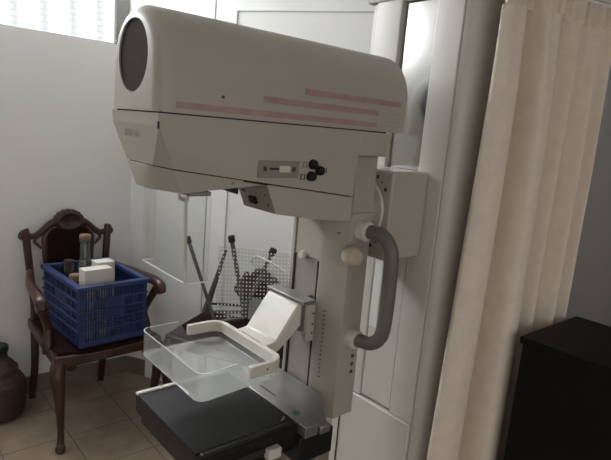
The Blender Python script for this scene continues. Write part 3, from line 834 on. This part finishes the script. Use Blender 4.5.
# ------------------------------------------------------------------ curtain and its rail
cd = V(.974,-.225,0).normalized(); cn = V(-.225,-.974,0).normalized()
C0 = V(1.288,.803,0)
prof = [(.010,-.006),(.006,.000),(.008,.010),(.035,.027),(.072,.026),(.088,.006),(.091,-.018),(.103,-.043),(.118,-.041),(.124,-.010),(.142,.042),(.18,.046),(.214,.022),(.222,-.020),(.236,-.038),(.256,-.018),(.290,.018),(.315,-.006),(.328,-.020),(.34,-.016),(.352,.002),(.375,.024),(.398,-.004),(.41,-.018),(.425,-.012),(.445,.014),(.462,-.004),(.472,-.02)]
pc = catmull([(s,d,0) for s,d in prof], 5)
levels = [.06,.3,.6,.9,1.2,1.45,1.65,1.78,1.835,1.852]
bm = B(); rings = []
cx0 = .21
for z in levels:
    t_ = max(0,(z-1.35)/.5)
    spread = 1+.05*(1.2-z)/1.2 if z < 1.2 else 1
    ring = []
    for q in pc:
        s = q.x; d = q.y
        dd = d*1.3*(1-.5*t_**2) + .004*math.sin(s*160+z*2)*t_**2
        sway = -.032*(1.86-z)*max(0,1-s/.2)/1.3*1.3 + .006*math.sin(z*1.7+s*9)*min(1,s/.1)
        ring.append(C0 + cd*((s-cx0)*spread+cx0+sway*(1-t_)) + cn*dd + V(0,0,z))
    rings.append(ring)
# gathered heading
for z in (1.8575,1.862,1.88,1.90,1.915):
    ring = []
    for q in pc:
        s = q.x
        dd = q.y*.45 + .0075*math.sin(s*2*PI/.0185) + .003*math.sin(s*2*PI/.047)
        ring.append(C0 + cd*s + cn*(dd + (.004 if z < 1.859 else 0)) + V(0,0,z))
    rings.append(ring)
allr = [bm_ for bm_ in rings]
Rr = loft(bm, allr, False, False)
tcu = thing('cream_curtain', 'long cream gathered curtain hanging beside the machine stand', 'curtain', tuple(C0+cd*.21))
off = tcu.location.copy()
cu = fin(bm, 'curtain_cloth', CURT, tcu, off=off, smooth=80)
md = cu.modifiers.new('solid', 'SOLIDIFY'); md.thickness = .0022
tr_ = thing('curtain_rail', 'white curtain rail running above the cream curtain', 'curtain rail', tuple(C0+cd*.2+V(0,0,1.93)))
off = tr_.location.copy()
bm = B(); a = C0+cd*-.05+V(0,0,1.929); b = C0+cd*1.0+V(0,0,1.929)
tube(bm, [a,b], .0075, 12); fin(bm, 'rail', RAILM, tr_, off=off)
bm = B(); q = C0+cd*.492+V(0,0,1.895); box(bm, q.x-.006,q.x+.006,q.y-.006,q.y+.006,1.878,1.921); fin(bm, 'rail_hook', RAILM, tr_, off=off, bevel=.002)
bm = B(); q = C0+cd*.98; tube(bm, [q+V(0,0,1.935),q+V(0,0,2.6)], .006, 8); fin(bm, 'ceiling_hanger', RAILM, tr_, off=off)
bm = B(); q = C0+cd*-.02; tube(bm, [q+V(0,0,1.935),q+V(0,0,2.6)], .006, 8); fin(bm, 'ceiling_hanger', RAILM, tr_, off=off)

# ------------------------------------------------------------------ black cabinet at the right
bz = .985
t = thing('black_cabinet', 'plain black box cabinet in front of the cream curtain at the right edge', 'cabinet', (1.58,.42,0))
off = t.location.copy()
bm = B(); box(bm, 1.410,1.752,.20,.664,.02,bz-.022); fin(bm, 'cabinet_body', BLACKC, t, off=off, bevel=.003)
bm = B(); box(bm, 1.403,1.760,.192,.671,bz-.0215,bz); fin(bm, 'cabinet_top', BLACKC, t, off=off, bevel=.003)
for x in (1.43,1.70):
    for y in (.23,.61):
        bm = B(); box(bm, x,x+.03,y,y+.03,0,.0195); fin(bm, 'cabinet_foot', RUBBER, t, off=off)

# ------------------------------------------------------------------ light
w = bpy.data.worlds.new('world'); sc.world = w; w.use_nodes = True
wn_t = w.node_tree; bg = wn_t.nodes['Background']; bg.inputs['Strength'].default_value = 1.1
tc = wn_t.nodes.new('ShaderNodeTexCoord'); sx = wn_t.nodes.new('ShaderNodeSeparateXYZ'); wn_t.links.new(tc.outputs['Generated'], sx.inputs[0])
mr = wn_t.nodes.new('ShaderNodeMapRange'); mr.inputs['From Min'].default_value = -1; mr.inputs['From Max'].default_value = 1
wn_t.links.new(sx.outputs['Z'], mr.inputs['Value'])
rp = wn_t.nodes.new('ShaderNodeValToRGB'); E_ = rp.color_ramp.elements
E_[0].position = .40; E_[0].color = (.10,.09,.08,1); E_[1].position = .46; E_[1].color = (1.0,.95,.885,1)
e = E_.new(.60); e.color = (1.0,.95,.90,1); e = E_.new(.70); e.color = (.45,.44,.43,1)
wn_t.links.new(mr.outputs[0], rp.inputs['Fac']); wn_t.links.new(rp.outputs[0], bg.inputs['Color'])
sc.view_settings.view_transform = 'Standard'; sc.view_settings.look = 'None'
sc.view_settings.exposure = 0; sc.view_settings.gamma = 1; sc.view_settings.use_curve_mapping = False
